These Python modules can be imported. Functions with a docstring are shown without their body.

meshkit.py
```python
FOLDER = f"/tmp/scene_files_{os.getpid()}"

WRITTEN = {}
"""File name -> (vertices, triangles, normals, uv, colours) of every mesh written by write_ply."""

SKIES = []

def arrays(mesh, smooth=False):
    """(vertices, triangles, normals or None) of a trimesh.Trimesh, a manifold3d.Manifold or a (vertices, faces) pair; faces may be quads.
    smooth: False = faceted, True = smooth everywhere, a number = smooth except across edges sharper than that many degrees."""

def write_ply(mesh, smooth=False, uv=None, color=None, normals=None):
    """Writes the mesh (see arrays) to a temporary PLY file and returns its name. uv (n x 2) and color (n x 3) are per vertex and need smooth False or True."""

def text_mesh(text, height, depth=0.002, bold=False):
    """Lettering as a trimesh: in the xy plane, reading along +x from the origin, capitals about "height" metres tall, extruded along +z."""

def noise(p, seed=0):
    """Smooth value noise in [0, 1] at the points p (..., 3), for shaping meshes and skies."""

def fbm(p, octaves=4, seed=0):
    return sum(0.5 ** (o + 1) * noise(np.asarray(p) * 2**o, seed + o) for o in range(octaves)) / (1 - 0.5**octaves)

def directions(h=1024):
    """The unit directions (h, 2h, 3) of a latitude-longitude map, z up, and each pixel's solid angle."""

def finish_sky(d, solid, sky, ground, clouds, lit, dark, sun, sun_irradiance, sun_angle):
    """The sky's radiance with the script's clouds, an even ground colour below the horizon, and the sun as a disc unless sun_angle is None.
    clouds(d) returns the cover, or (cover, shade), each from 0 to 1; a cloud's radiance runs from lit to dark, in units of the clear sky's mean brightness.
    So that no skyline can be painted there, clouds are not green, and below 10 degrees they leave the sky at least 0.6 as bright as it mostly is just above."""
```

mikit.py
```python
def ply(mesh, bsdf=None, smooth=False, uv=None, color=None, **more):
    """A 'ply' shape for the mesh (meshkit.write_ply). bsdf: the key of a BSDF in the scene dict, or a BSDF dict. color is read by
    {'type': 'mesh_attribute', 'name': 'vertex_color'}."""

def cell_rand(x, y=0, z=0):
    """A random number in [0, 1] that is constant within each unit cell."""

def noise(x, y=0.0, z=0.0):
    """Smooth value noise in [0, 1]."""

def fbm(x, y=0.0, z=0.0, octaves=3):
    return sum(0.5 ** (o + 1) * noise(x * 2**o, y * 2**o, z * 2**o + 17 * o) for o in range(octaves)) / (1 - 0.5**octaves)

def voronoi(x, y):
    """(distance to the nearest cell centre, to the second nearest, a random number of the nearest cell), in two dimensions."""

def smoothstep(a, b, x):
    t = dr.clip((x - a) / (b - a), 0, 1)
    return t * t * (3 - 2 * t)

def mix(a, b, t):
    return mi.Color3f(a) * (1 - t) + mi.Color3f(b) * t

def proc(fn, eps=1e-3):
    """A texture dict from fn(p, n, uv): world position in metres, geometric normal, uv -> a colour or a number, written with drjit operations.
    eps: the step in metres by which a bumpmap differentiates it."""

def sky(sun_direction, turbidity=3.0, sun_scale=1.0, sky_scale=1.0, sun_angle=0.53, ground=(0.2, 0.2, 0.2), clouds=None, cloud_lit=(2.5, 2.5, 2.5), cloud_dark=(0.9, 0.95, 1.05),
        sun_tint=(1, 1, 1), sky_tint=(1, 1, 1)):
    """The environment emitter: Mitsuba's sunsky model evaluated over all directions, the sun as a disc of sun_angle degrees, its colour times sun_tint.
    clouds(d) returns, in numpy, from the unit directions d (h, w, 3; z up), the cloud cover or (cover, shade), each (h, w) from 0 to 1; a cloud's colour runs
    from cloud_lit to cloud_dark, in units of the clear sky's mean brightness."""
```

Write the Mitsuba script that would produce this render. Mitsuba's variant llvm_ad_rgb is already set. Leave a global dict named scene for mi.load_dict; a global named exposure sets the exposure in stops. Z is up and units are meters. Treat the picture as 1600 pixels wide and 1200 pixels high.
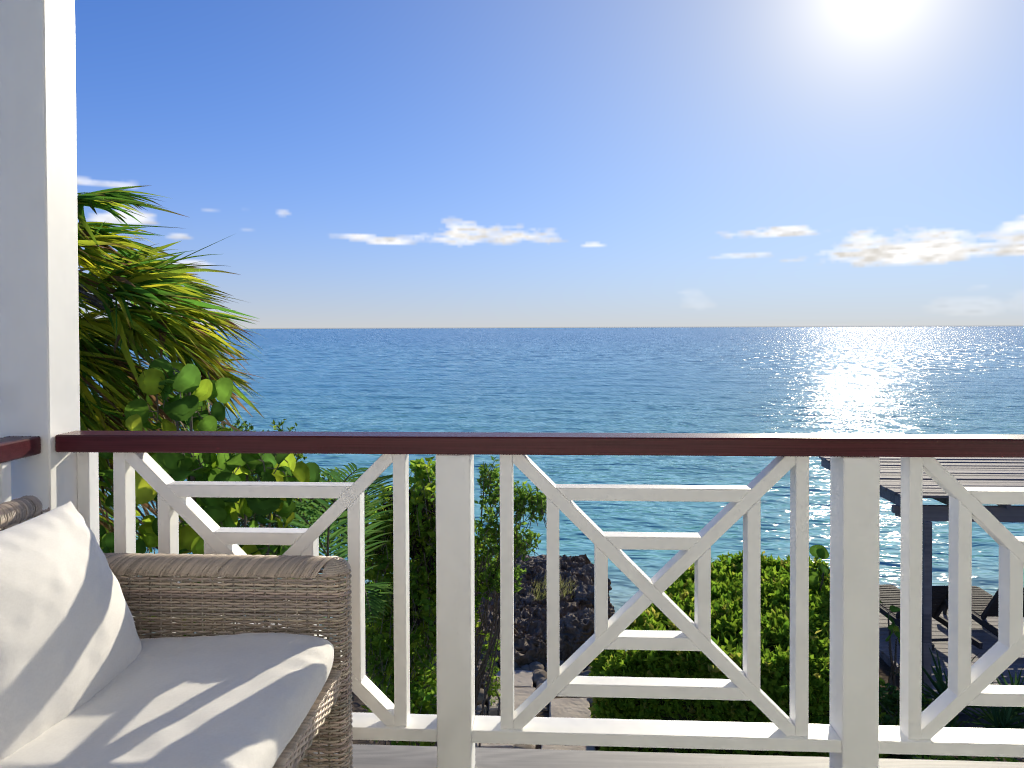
import math, random
import numpy as np, trimesh, drjit as dr, mitsuba as mi
import meshkit, mikit
from shapely.geometry import Polygon, box as sbox
from mikit import proc, noise, fbm, smoothstep, mix, cell_rand, voronoi

T = mi.ScalarTransform4f
scene, labels = {}, {}

# ------------------------------------------------------------------ camera, light, exposure
# x runs to the right along the railing, y out to sea, z up; the veranda floor is z = 0
PSI, EYE = math.atan(67 / 1200), 1.27
fwd = np.array([-math.sin(PSI), math.cos(PSI), 0.0]); right = np.array([math.cos(PSI), math.sin(PSI), 0.0])
pitch = math.radians(0.9)
look = fwd * math.cos(pitch) - np.array([0, 0, math.sin(pitch)])
eye = np.array([0, 0, EYE])
scene['camera'] = {'type': 'perspective', 'fov': math.degrees(2 * math.atan(800 / 1200)), 'fov_axis': 'x',
                   'to_world': T().look_at(origin=eye.tolist(), target=(eye + look).tolist(), up=(np.array([0, 0, 1.0]) + 0.0035 * right).tolist()),
                   'principal_point_offset_y': 0.0571, 'near_clip': 0.02, 'far_clip': 3e5}
exposure = 2.25
SUN_AZ, SUN_EL = math.radians(22.0), math.radians(21.7)
sun = (math.sin(SUN_AZ) * math.cos(SUN_EL), math.cos(SUN_AZ) * math.cos(SUN_EL), math.sin(SUN_EL))


def clouds(d):
    az = np.degrees(np.arctan2(d[..., 0], d[..., 1])); el = np.degrees(np.arcsin(np.clip(d[..., 2], -1, 1)))
    flat = np.stack([az, el, az * 0], -1)
    n1 = meshkit.fbm(flat * [0.42, 1.9, 1] + 3.1, 5, 3); n2 = meshkit.fbm(flat * [1.15, 5.2, 1] + 8.0, 4, 9)
    cover = np.zeros_like(az); shade = np.zeros_like(az)
    # (azimuth, elevation of the base, half width, height, strength): small fair-weather clouds low over the sea
    for a, e, w, h, s in CLOUDS:
        x = (az - a) / w; y = (el - e) / h
        body = 1 - x * x - np.where(y > 0.22, ((y - 0.22) / 0.78) ** 2, ((y - 0.22) / 0.34) ** 2)
        body = body + 2.6 * (n1 - 0.5) + 1.1 * (n2 - 0.5) - 0.12
        c = s * np.clip(body / 0.75, 0, 1) ** 0.8 * (np.abs(x) < 1.6)
        shade = np.where(c > cover, np.clip(0.62 - 0.25 * y + 1.3 * (n2 - 0.5), 0.35, 0.95), shade); cover = np.maximum(cover, c)
    # thin sea haze all round the horizon, and a sun glow painted into the sky as extra cloud cover
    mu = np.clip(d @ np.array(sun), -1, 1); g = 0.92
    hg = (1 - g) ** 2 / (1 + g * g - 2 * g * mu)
    sun_glow = np.clip(0.55 * hg ** 0.75 + 0.46 * np.exp(-((1 - mu) / 0.085) ** 0.8), 0, 1)
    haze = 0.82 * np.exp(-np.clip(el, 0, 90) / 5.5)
    thin = 1 - (1 - sun_glow) * (1 - haze)
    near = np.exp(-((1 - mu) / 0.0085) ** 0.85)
    thin_shade = 1 - np.clip(0.45 * hg + 0.32 * near, 0, 0.95)  # cloud colour brightens toward the sun, part of the painted glow
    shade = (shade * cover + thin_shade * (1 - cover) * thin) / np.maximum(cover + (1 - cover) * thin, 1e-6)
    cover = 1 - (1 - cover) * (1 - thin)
    return cover, shade


CLOUDS = [(-12.0, 6.2, 4.6, 0.75, .9), (-5.0, 6.2, 5.6, 1.6, 1.0), (16.4, 6.3, 3.9, 0.75, .9), (25.0, 4.3, 7.8, 2.1, 1.0), (33.0, 4.5, 7.5, 2.2, 1.0),
          (13.6, 5.0, 2.5, 0.26, .6), (-31.2, 9.3, 3.0, 0.5, .7), (-30.0, 7.0, 2.0, 1.0, .8), (-26.6, 6.1, 1.0, 0.5, .7), (-25.6, 4.3, 1.9, 0.4, .6),
          (-24.4, 8.05, 0.8, 0.25, .5), (-22.4, 8.2, 1.0, 0.22, .5), (-22.2, 6.85, 1.0, 0.3, .5), (-19.8, 8.0, 0.6, 0.4, .5), (3.1, 5.95, 1.0, 0.32, .7), (0.0, 6.4, 0.6, 0.25, .6), (-7.6, 7.9, .8, .3, .5),
          (10.4, 1.3, 1.5, 1.5, .2), (27.5, 0.7, 2.6, 1.7, .2), (31.0, 1.0, 2.0, 1.8, .2)]
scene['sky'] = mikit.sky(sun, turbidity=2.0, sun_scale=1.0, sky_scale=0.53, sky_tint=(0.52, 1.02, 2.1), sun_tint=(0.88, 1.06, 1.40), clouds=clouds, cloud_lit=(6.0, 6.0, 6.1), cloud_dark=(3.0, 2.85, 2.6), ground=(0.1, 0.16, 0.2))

# ------------------------------------------------------------------ helpers
rng = np.random.default_rng(7)


def key_for(name, parent=None):
    k = (parent + '__' if parent else '') + name
    if k not in used:
        used.add(k); return k
    i = 1
    while f'{k}_{i:03d}' in used: i += 1
    k = f'{k}_{i:03d}'; used.add(k); return k


used = set()


def thing(name, label, cat, group=None):
    k = key_for(name); labels[k] = {'label': label, 'category': cat}
    if group: labels[k]['group'] = group
    return k


def holder(name, parent): return key_for(name, parent)


def obj(name, mesh, m, parent=None, smooth=False, color=None, to_world=None, kind=None, label=None):
    k = key_for(name, parent)
    d = mesh if isinstance(mesh, dict) else mikit.ply(mesh, m, smooth=smooth, color=color)
    if to_world is not None: d = {**d, 'to_world': to_world}
    scene[k] = d
    if kind or label:
        labels[k] = {**labels.get(k, {}), **({'kind': kind} if kind else {}), **({'label': label} if label else {})}
    return k


def tag(k, label, cat, group=None, kind=None):
    labels[k] = {'label': label, 'category': cat}
    if group: labels[k]['group'] = group
    if kind: labels[k]['kind'] = kind
    return k


def hull(pts): return trimesh.convex.convex_hull(np.asarray(pts))


def bx(x0, x1, y0, y1, z0, z1, c=0.002):
    p = []
    for sx, x, a in ((1, x0, 0), (-1, x1, 0)):
        for sy, y in ((1, y0), (-1, y1)):
            for sz, z in ((1, z0), (-1, z1)):
                p += [(x, y + sy * c, z + sz * c), (x + sx * c, y, z + sz * c), (x + sx * c, y + sy * c, z)]
    return hull(p)


def bar(poly, y0, y1, c=0.0015):
    """A convex outline in the xz plane, extruded along y with chamfered edges."""
    inner = poly.buffer(-c, join_style=2)
    P, Q = np.array(poly.exterior.coords)[:-1], np.array(inner.exterior.coords)[:-1]
    pts = [(x, y, z) for A, ys in ((Q, (y0, y1)), (P, (y0 + c, y1 - c))) for y in ys for x, z in A]
    return hull(pts)


def beam(p, q, w, h, c=0.003, up=(0, 0, 1)):
    """A chamfered bar of section w (sideways) x h from p to q."""
    p, q = np.asarray(p, float), np.asarray(q, float); L = np.linalg.norm(q - p); a = (q - p) / L
    s = np.cross(a, up); s /= np.linalg.norm(s); u = np.cross(s, a)
    m = bx(0, L, -w / 2, w / 2, -h / 2, h / 2, c)
    M = np.eye(4); M[:3, 0], M[:3, 1], M[:3, 2], M[:3, 3] = a, -s, u, p
    m.apply_transform(M); return m


def tubes(paths, radii, sides=5, squash=None):
    """Many polylines (n, k, 3) of equal length as one mesh."""
    P = np.asarray(paths, float)
    n, k, _ = P.shape
    t = np.gradient(P, axis=1); t /= np.linalg.norm(t, axis=2, keepdims=True) + 1e-12
    ref = np.where(np.abs(t[..., 2:]) < 0.9, [0, 0, 1.0], [1.0, 0, 0])
    a = np.cross(t, ref); a /= np.linalg.norm(a, axis=2, keepdims=True) + 1e-12
    b = np.cross(t, a)
    ang = np.arange(sides) * 2 * np.pi / sides
    r = np.broadcast_to(radii, (n, k)) if np.ndim(radii) < 2 else radii
    v = P[:, :, None] + r[:, :, None, None] * (np.cos(ang)[None, None, :, None] * a[:, :, None] + np.sin(ang)[None, None, :, None] * b[:, :, None])
    i, j = np.meshgrid(np.arange(k - 1), np.arange(sides), indexing='ij')
    q = np.stack([i * sides + j, i * sides + (j + 1) % sides, (i + 1) * sides + (j + 1) % sides, (i + 1) * sides + j], -1).reshape(-1, 4)
    f = np.vstack([q[:, [0, 1, 2]], q[:, [0, 2, 3]]])
    F = (f[None] + (np.arange(n) * k * sides)[:, None, None]).reshape(-1, 3)
    return v.reshape(-1, 3), F


def join(ms):
    V, F, C, o = [], [], [], 0
    for m in ms:
        V.append(m[0]); F.append(m[1] + o); o += len(m[0])
        if len(m) > 2: C.append(m[2])
    return (np.vstack(V), np.vstack(F), np.vstack(C)) if C else (np.vstack(V), np.vstack(F))


def unit(v): return v / (np.linalg.norm(v, axis=-1, keepdims=True) + 1e-12)


OVAL = (np.array([[0, 0, 0], [.45, .5, .10], [1, 0, -.06], [.45, -.5, .10], [.5, 0, 0]]), np.array([[0, 4, 1], [4, 2, 1], [0, 3, 4], [3, 2, 4]]))


def leaf_mesh(pos, d, nrm, length, width, col, template=OVAL):
    """Leaves: base point, direction, upper-side normal, sizes and colour of each."""
    tv, tf = template
    d = unit(d); s = unit(np.cross(nrm, d)); n = np.cross(d, s)
    L, W = np.asarray(length)[:, None, None], np.asarray(width)[:, None, None]
    v = pos[:, None] + tv[None, :, :1] * L * d[:, None] + tv[None, :, 1:2] * W * s[:, None] + tv[None, :, 2:] * W * n[:, None]
    N, k = len(pos), len(tv)
    F = (tf[None] + (np.arange(N) * k)[:, None, None]).reshape(-1, 3)
    return v.reshape(-1, 3), F, np.repeat(col, k, axis=0)


def grid_mesh(P):
    """(n, m, 3) points as a quad sheet."""
    n, m, _ = P.shape
    i, j = np.meshgrid(np.arange(n - 1), np.arange(m - 1), indexing='ij')
    q = np.stack([i * m + j, (i + 1) * m + j, (i + 1) * m + j + 1, i * m + j + 1], -1).reshape(-1, 4)
    return P.reshape(-1, 3), np.vstack([q[:, [0, 1, 2]], q[:, [0, 2, 3]]])


def rand_dirs(n, r=rng): return unit(r.normal(size=(n, 3)))


# ------------------------------------------------------------------ materials
def attr(): return {'type': 'mesh_attribute', 'name': 'vertex_color'}
def rgb(*c): return {'type': 'rgb', 'value': list(c)}


def paint_fn(p, n, uv):
    g = fbm(p.x * 9, p.y * 9, p.z * 5, 3); s = fbm(p.x * 70, p.y * 70, p.z * 10, 2)
    dirt = smoothstep(0.62, 0.8, fbm(p.x * 3.1 + 7, p.y * 3, p.z * 3.7, 4))
    return mix((0.82, 0.82, 0.815), (0.75, 0.745, 0.73), g * 0.8 + s * 0.2) * (1 - 0.12 * dirt)


def paint_bump(p, n, uv): return fbm(p.x * 42, p.y * 42, p.z * 12, 2) * 0.7 + noise(p.x * 6, p.y * 6, p.z * 3) * 0.8


scene['paint'] = {'type': 'twosided', 'b': {'type': 'bumpmap', 't': proc(paint_bump, 2e-3), 'scale': 0.0008,
                  'b': {'type': 'principled', 'base_color': proc(paint_fn), 'roughness': 0.45, 'specular': 0.45}}}


def wood_fn(p, n, uv):
    w = fbm(p.x * 2.5, p.y * 60, p.z * 60, 3); g = noise(p.x * 7, p.y * 330, p.z * 330); b = noise(p.x * 1.3, 3.0, 5.0)
    c = mix((0.045, 0.008, 0.014), (0.10, 0.019, 0.025), w * 0.75 + b * 0.25)
    return c * (0.75 + 0.5 * g)


scene['mahogany'] = {'type': 'twosided', 'b': {'type': 'principled', 'base_color': proc(wood_fn), 'roughness': 0.33, 'specular': 0.26}}


def deck_fn(p, n, uv):
    b = cell_rand(dr.floor(p.y / 0.145), 4, 1)
    g = fbm(p.x * 2.2 + b * 40, p.y * 55, p.z * 50, 4); k = noise(p.x * 18, p.y * 240, 1.0)
    ring = 0.5 + 0.5 * dr.sin(60 * fbm(p.x * 1.1 + b * 13, p.y * 9, 2.0, 2))
    return mix((0.17, 0.168, 0.172), (0.29, 0.28, 0.28), g * 0.5 + k * 0.2 + ring * 0.3)


scene['weathered_wood'] = {'type': 'twosided', 'b': {'type': 'principled', 'base_color': proc(deck_fn), 'roughness': 0.6, 'specular': 0.4}}


def grey_fn(p, n, uv):
    r = cell_rand(dr.floor(p.y * 7.3), dr.floor(p.z * 3), 2)
    g = fbm(p.x * 1.7 + r * 20, p.y * 45, p.z * 45, 3)
    return mix((0.10, 0.092, 0.096), (0.29, 0.268, 0.272), g * 0.5 + r * 0.5)


scene['grey_wood'] = {'type': 'twosided', 'b': {'type': 'principled', 'base_color': proc(grey_fn), 'roughness': 0.75, 'specular': 0.2}}
scene['dark_frame'] = {'type': 'twosided', 'b': {'type': 'principled', 'base_color': rgb(0.05, 0.047, 0.05), 'roughness': 0.75, 'specular': 0.12}}


def fabric_fn(p, n, uv):
    w = 0.5 + 0.5 * dr.sin(p.y * 2600) * dr.sin(p.x * 2600 + p.z * 1500); f = fbm(p.x * 260, p.y * 260, p.z * 260, 2); b = fbm(p.x * 5, p.y * 5, p.z * 5, 2)
    return mix((0.59, 0.578, 0.565), (0.715, 0.703, 0.69), w * 0.2 + f * 0.45 + b * 0.35)


def fabric_bump(p, n, uv): return fbm(p.x * 420, p.y * 420, p.z * 420, 2)


scene['fabric'] = {'type': 'twosided', 'b': {'type': 'bumpmap', 't': proc(fabric_bump, 5e-4), 'scale': 0.0006,
                   'b': {'type': 'principled', 'base_color': proc(fabric_fn), 'roughness': 0.85, 'specular': 0.2, 'sheen': 0.3}}}
scene['door_glass'] = {'type': 'twosided', 'b': {'type': 'roughconductor', 'alpha': 0.2, 'specular_reflectance': rgb(0.050, 0.075, 0.035)}}
scene['wicker'] = {'type': 'twosided', 'b': {'type': 'principled', 'base_color': attr(), 'roughness': 0.42, 'specular': 0.5}}
scene['leaf'] = {'type': 'principledthin', 'base_color': attr(), 'roughness': 0.33, 'spec_trans': 0.0, 'diff_trans': 1.25, 'eta': 1.45}
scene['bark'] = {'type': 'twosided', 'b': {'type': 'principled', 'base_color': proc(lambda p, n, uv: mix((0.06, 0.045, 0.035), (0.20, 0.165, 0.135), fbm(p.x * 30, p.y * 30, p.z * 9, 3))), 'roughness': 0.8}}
scene['hedge_inner_shade'] = {'type': 'twosided', 'b': {'type': 'diffuse', 'reflectance': proc(lambda p, n, uv: mix((0.012, 0.016, 0.008), (0.05, 0.055, 0.025), fbm(p.x * 22, p.y * 22, p.z * 22, 3)))}}  # near-black green that stands in for the shade deep in the hedge


def rock_fn(p, n, uv):
    g = fbm(p.x * 5, p.y * 5, p.z * 5, 4); f = fbm(p.x * 28, p.y * 28, p.z * 28, 3)
    c = mix((0.06, 0.048, 0.043), (0.30, 0.24, 0.19), smoothstep(0.38, 0.62, g * 0.55 + f * 0.45))
    brown = smoothstep(-2.35, -2.75, p.z) * smoothstep(0.3, 0.6, fbm(p.x * 2, p.y * 2, p.z * 2, 2) + 0.12)
    return mix(c, (0.20, 0.15, 0.11), brown * 0.8)


def rock_bump(p, n, uv): return fbm(p.x * 17, p.y * 17, p.z * 17, 4)


scene['karst_rock'] = {'type': 'twosided', 'b': {'type': 'bumpmap', 't': proc(rock_bump, 3e-3), 'scale': 0.09, 'b': {'type': 'principled', 'base_color': proc(rock_fn), 'roughness': 0.8, 'specular': 0.3}}}


def slab_fn(p, n, uv):
    g = fbm(p.x * 6, p.y * 6, p.z * 6, 4); f = fbm(p.x * 60, p.y * 60, p.z * 60, 2)
    return mix((0.36, 0.31, 0.255), (0.62, 0.56, 0.48), g * 0.65 + f * 0.35)


scene['pale_stone'] = {'type': 'twosided', 'b': {'type': 'bumpmap', 't': proc(lambda p, n, uv: fbm(p.x * 30, p.y * 30, p.z * 30, 3), 2e-3), 'scale': 0.012, 'b': {'type': 'diffuse', 'reflectance': proc(slab_fn)}}}
scene['rubble'] = {'type': 'twosided', 'b': {'type': 'diffuse', 'reflectance': proc(lambda p, n, uv: mix((0.10, 0.085, 0.07), (0.42, 0.36, 0.29), fbm(p.x * 14, p.y * 14, p.z * 14, 3) * 0.6 + cell_rand(dr.floor(p.x * 4), dr.floor(p.y * 4)) * 0.35))}}


def soil_fn(p, n, uv):
    g = fbm(p.x * 3, p.y * 3, 1.0, 4); f = fbm(p.x * 40, p.y * 40, p.z * 9, 3)
    c = mix((0.05, 0.038, 0.03), (0.17, 0.14, 0.11), g * 0.6 + f * 0.4)
    return mix(c, (0.55, 0.50, 0.41), smoothstep(-3.55, -4.0, p.z))


scene['soil'] = {'type': 'twosided', 'b': {'type': 'bumpmap', 't': proc(lambda p, n, uv: fbm(p.x * 12, p.y * 12, p.z * 3, 4), 5e-3), 'scale': 0.06, 'b': {'type': 'diffuse', 'reflectance': proc(soil_fn)}}}


# water: shallow sand gives turquoise near the shore, deep water further out
def sea_fn(p, n, uv):
    d = p.y + 8 * (fbm(p.x * 0.03, p.y * 0.05, 0.0, 2) - 0.5)
    c = mix((0.36, 0.50, 0.46), (0.17, 0.47, 0.48), smoothstep(14, 20, d))
    c = mix(c, (0.085, 0.33, 0.42), smoothstep(26, 75, d))
    return mix(c, (0.004, 0.19, 0.33), smoothstep(70, 400, d))


def sea_bump(p, n, uv):
    w = 0.35 * noise(p.x * 1.1, p.y * 2.6, 1.0) + 0.12 * noise(p.x * 3.3 + p.y, p.y * 7.0, 2.0) + 0.05 * noise(p.x * 8 - p.y * 2, p.y * 15.0, 3.0)
    far = smoothstep(40, 140, p.y)
    return w * (1 - 0.6 * far) + far * 2.5 * (noise(p.x * 0.45, p.y * 0.4, 4.0) + 0.4 * noise(p.x * 1.1, p.y * 1.0, 6.0))


scene['water'] = {'type': 'twosided', 'b': {'type': 'bumpmap', 't': proc(sea_bump, 0.02), 'scale': 0.24,
                  'b': {'type': 'principled', 'base_color': proc(sea_fn), 'roughness': 0.075, 'specular': 0.22}}}

# ------------------------------------------------------------------ the sea and the ground
SEA = -4.15


def sea_mesh():
    r = np.exp(np.arange(math.log(9.0), math.log(150), 0.0045)); a = np.radians(np.arange(-56, 56.01, 0.16))
    R, A = np.meshgrid(r, a, indexing='ij'); X, Y = R * np.sin(A), R * np.cos(A)
    q = np.random.default_rng(5); Z = np.zeros_like(X)
    for i in range(46):
        lam = 0.35 * 1.075 ** i * (0.9 + 0.2 * q.random()); th = math.radians(q.normal(8, 24)); k = 2 * math.pi / lam
        fade = np.clip(1.6 - R * 0.0045 * 3.5 / lam, 0, 1)
        ph = k * (X * math.sin(th) + Y * math.cos(th)) + q.random() * 6.28 + 1.6 * meshkit.noise(np.stack([X, Y, X * 0], -1) / (lam * 4), i)
        Z += 0.0042 * lam ** 0.85 * fade * (1 - np.abs(np.sin(ph / 2))) * (0.35 + 1.2 * meshkit.noise(np.stack([X, Y, X * 0], -1) / (lam * 7) + 9, i + 60))
    Z *= np.clip((150 - R) / 60, 0, 1) * np.clip((np.radians(56) - np.abs(A)) / 0.06, 0, 1)
    P = np.stack([X, Y, SEA + Z - 0.02 * (R < 149)], -1)
    near = grid_mesh(P)
    r2 = np.concatenate([[149.0], np.geomspace(150, 96000, 64)]); a2 = np.radians(np.arange(-56, 56.01, 1.0))
    R, A = np.meshgrid(r2, a2, indexing='ij')
    far = grid_mesh(np.stack([R * np.sin(A), R * np.cos(A), np.where(R < 149.5, SEA - 0.01, SEA) + 0 * R], -1))
    sides = []
    for s in (-1, 1):
        r3 = np.geomspace(9, 96000, 40); a3 = np.radians(s * np.linspace(56, 88, 12)); R, A = np.meshgrid(r3, a3, indexing='ij')
        g = grid_mesh(np.stack([R * np.sin(A), R * np.cos(A), R * 0 + SEA], -1)); sides.append((g[0], g[1] if s > 0 else g[1][:, ::-1]))
    return join([near, far] + sides)


sm = sea_mesh()
tm = trimesh.Trimesh(*sm, process=False)
if tm.face_normals[:, 2].mean() < 0: sm = (sm[0], sm[1][:, ::-1])
obj('sea', sm, 'water', smooth=True, kind='structure')


def ground_z(x, y):
    p = np.stack([x, y, x * 0], -1)
    z = -3.06 + 0.06 * (meshkit.fbm(p * 0.9, 4, 3) - 0.5) + 0.05 * (meshkit.fbm(p * 5, 3, 4) - 0.5)
    return z - np.clip((y - 9.8 - 2.4 * np.clip((x - 2) / 2, 0, 1)) / (2.6 + 1.6 * np.clip((x - 2) / 2, 0, 1)), 0, 1) ** 0.9 * 1.2 - np.clip(y - 15.5, 0, 50) * 0.05


gx, gy = np.meshgrid(np.linspace(-16, 16, 230), np.linspace(2.35, 34, 260), indexing='ij')
gm = grid_mesh(np.stack([gx, gy, ground_z(gx, gy)], -1))
obj('ground', gm, 'soil', smooth=True, kind='structure')


# ------------------------------------------------------------------ the veranda: floor, house wall, roof, pillar
vf = holder('veranda_floor', None)
obj('joist_bed', bx(-1.75, 7.0, -0.62, 2.24, -0.26, -0.034, 0.003), 'weathered_wood', vf)
labels[vf] = {'kind': 'structure'}
yb = 2.30
while yb > -0.5:
    obj('board', bx(-1.8, 7.0, yb - 0.139, yb, -0.032, 0.0, 0.003), 'weathered_wood', vf); yb -= 0.145

hw = thing('house_wall', 'white painted house wall behind the veranda with a glass door', 'wall')
obj('wall', join([meshkit.arrays(bx(-1.8, 1.25, -0.72, -0.56, 0.0, 3.2))[:2], meshkit.arrays(bx(2.35, 7.0, -0.72, -0.56, 0.0, 3.2))[:2], meshkit.arrays(bx(1.252, 2.348, -0.72, -0.56, 2.5, 3.2))[:2]]), 'paint', hw)
obj('door_frame', join([meshkit.arrays(bx(1.252, 1.33, -0.70, -0.58, 0.0, 2.498))[:2], meshkit.arrays(bx(2.27, 2.348, -0.70, -0.58, 0.0, 2.498))[:2], meshkit.arrays(bx(1.331, 2.269, -0.70, -0.58, 2.42, 2.498))[:2]]), 'paint', hw)
obj('door_pane', bx(1.331, 2.269, -0.65, -0.64, 0.0, 2.419, .001), 'door_glass', hw)
rf = thing('veranda_roof', 'white boarded roof over the veranda', 'roof')
obj('ceiling', bx(-2.0, 7.0, -0.72, 2.45, 3.205, 3.30), 'paint', rf)

pl = thing('corner_pillar', 'square white painted pillar rising out of the top of the photo at the left edge', 'pillar')
obj('shaft', bx(-1.585, -1.4205, 2.08, 2.2245, -0.4, 3.2, 0.004), 'paint', pl)

# ------------------------------------------------------------------ railings
PY0, PY1 = 2.130, 2.184
BZ, TZ = 0.1475, 0.9205


def lattice(parent, x0, x1, y0=PY0, y1=PY1, swap=False, nails=True):
    """A square panel: corner-to-corner crossed bars, two nested squares of bars between them and an upright at each side."""
    pan = holder('lattice_panel', parent)
    w, bw = 0.0355, 0.0355
    put = (lambda m: m) if not swap else (lambda m: (m.apply_transform(np.array([[0, 1, 0, 0], [1, 0, 0, 0], [0, 0, 1, 0], [0, 0, 0, 1.0]])), m.invert(), m)[2])
    def add(nm, poly, dy=0.0):
        if poly.is_empty: return
        for g in getattr(poly, 'geoms', [poly]):
            if g.area > 1e-5: obj(nm, put(bar(g, y0 + dy, y1 - dy)), 'paint', pan)
    for a in (x0 - w, x1): add('upright', sbox(a, BZ, a + w, TZ))
    inside = sbox(x0 + 0.0005, BZ, x1 - 0.0005, TZ)
    def diag(xa, za, xb, zb):
        d = np.array([xb - xa, zb - za]); d /= np.linalg.norm(d); n = np.array([-d[1], d[0]]) * bw / 2; e = d * 0.2
        A, B = np.array([xa, za]) - e, np.array([xb, zb]) + e
        return Polygon([A + n, B + n, B - n, A - n]).intersection(inside)
    d1 = diag(x0, TZ, x1, BZ); d2 = diag(x0, BZ, x1, TZ)
    add('diagonal_bar', d1, 0.0008); both = d1.union(d2)
    add('diagonal_bar', d2.difference(d1.buffer(0.0003)), 0.0008)
    both = both.buffer(0.0003)
    for off in (0.0945, 0.229):
        a, b, c, d = x0 + off, x1 - off, BZ + off, TZ - off
        for nm, r in (('horizontal_bar', sbox(a, d - bw, b, d)), ('horizontal_bar', sbox(a, c, b, c + bw)), ('vertical_bar', sbox(a, c, a + bw, d)), ('vertical_bar', sbox(b - bw, c, b, d))):
            q = r.difference(both)
            parts = sorted(getattr(q, 'geoms', [q]), key=lambda g: -g.area)
            add(nm, parts[0])


rl = thing('front_railing', 'white lattice railing with a dark mahogany handrail along the sea side of the veranda', 'railing')
obj('handrail', bx(-1.4195, 3.3, 2.10, 2.198, 0.9215, 0.9710, 0.004), 'mahogany', rl, label='dark red varnished mahogany handrail')
half = 0.3877
cs = [-0.8437, 0.2686, 1.3809, 2.4932]
posts = [-0.2836, 0.8246, 1.937]
for x in posts:
    obj('post', bx(x - 0.0485, x + 0.0485, 2.112, 2.214, -0.40, 0.9195, 0.003), 'paint', rl)
edges = [-1.4185] + [e for x in posts for e in (x - 0.049, x + 0.049)] + [3.2]
for i in range(0, len(edges), 2):
    obj('bottom_rail', bx(edges[i], edges[i + 1], 2.1165, 2.203, 0.1115, 0.147, 0.002), 'paint', rl)
for c in cs: lattice(rl, c - half, c + half)
obj('wall_upright', bx(-1.4195, -1.382, 2.2, 2.25, 0.147, 0.919, 0.002), 'paint', rl)

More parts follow.
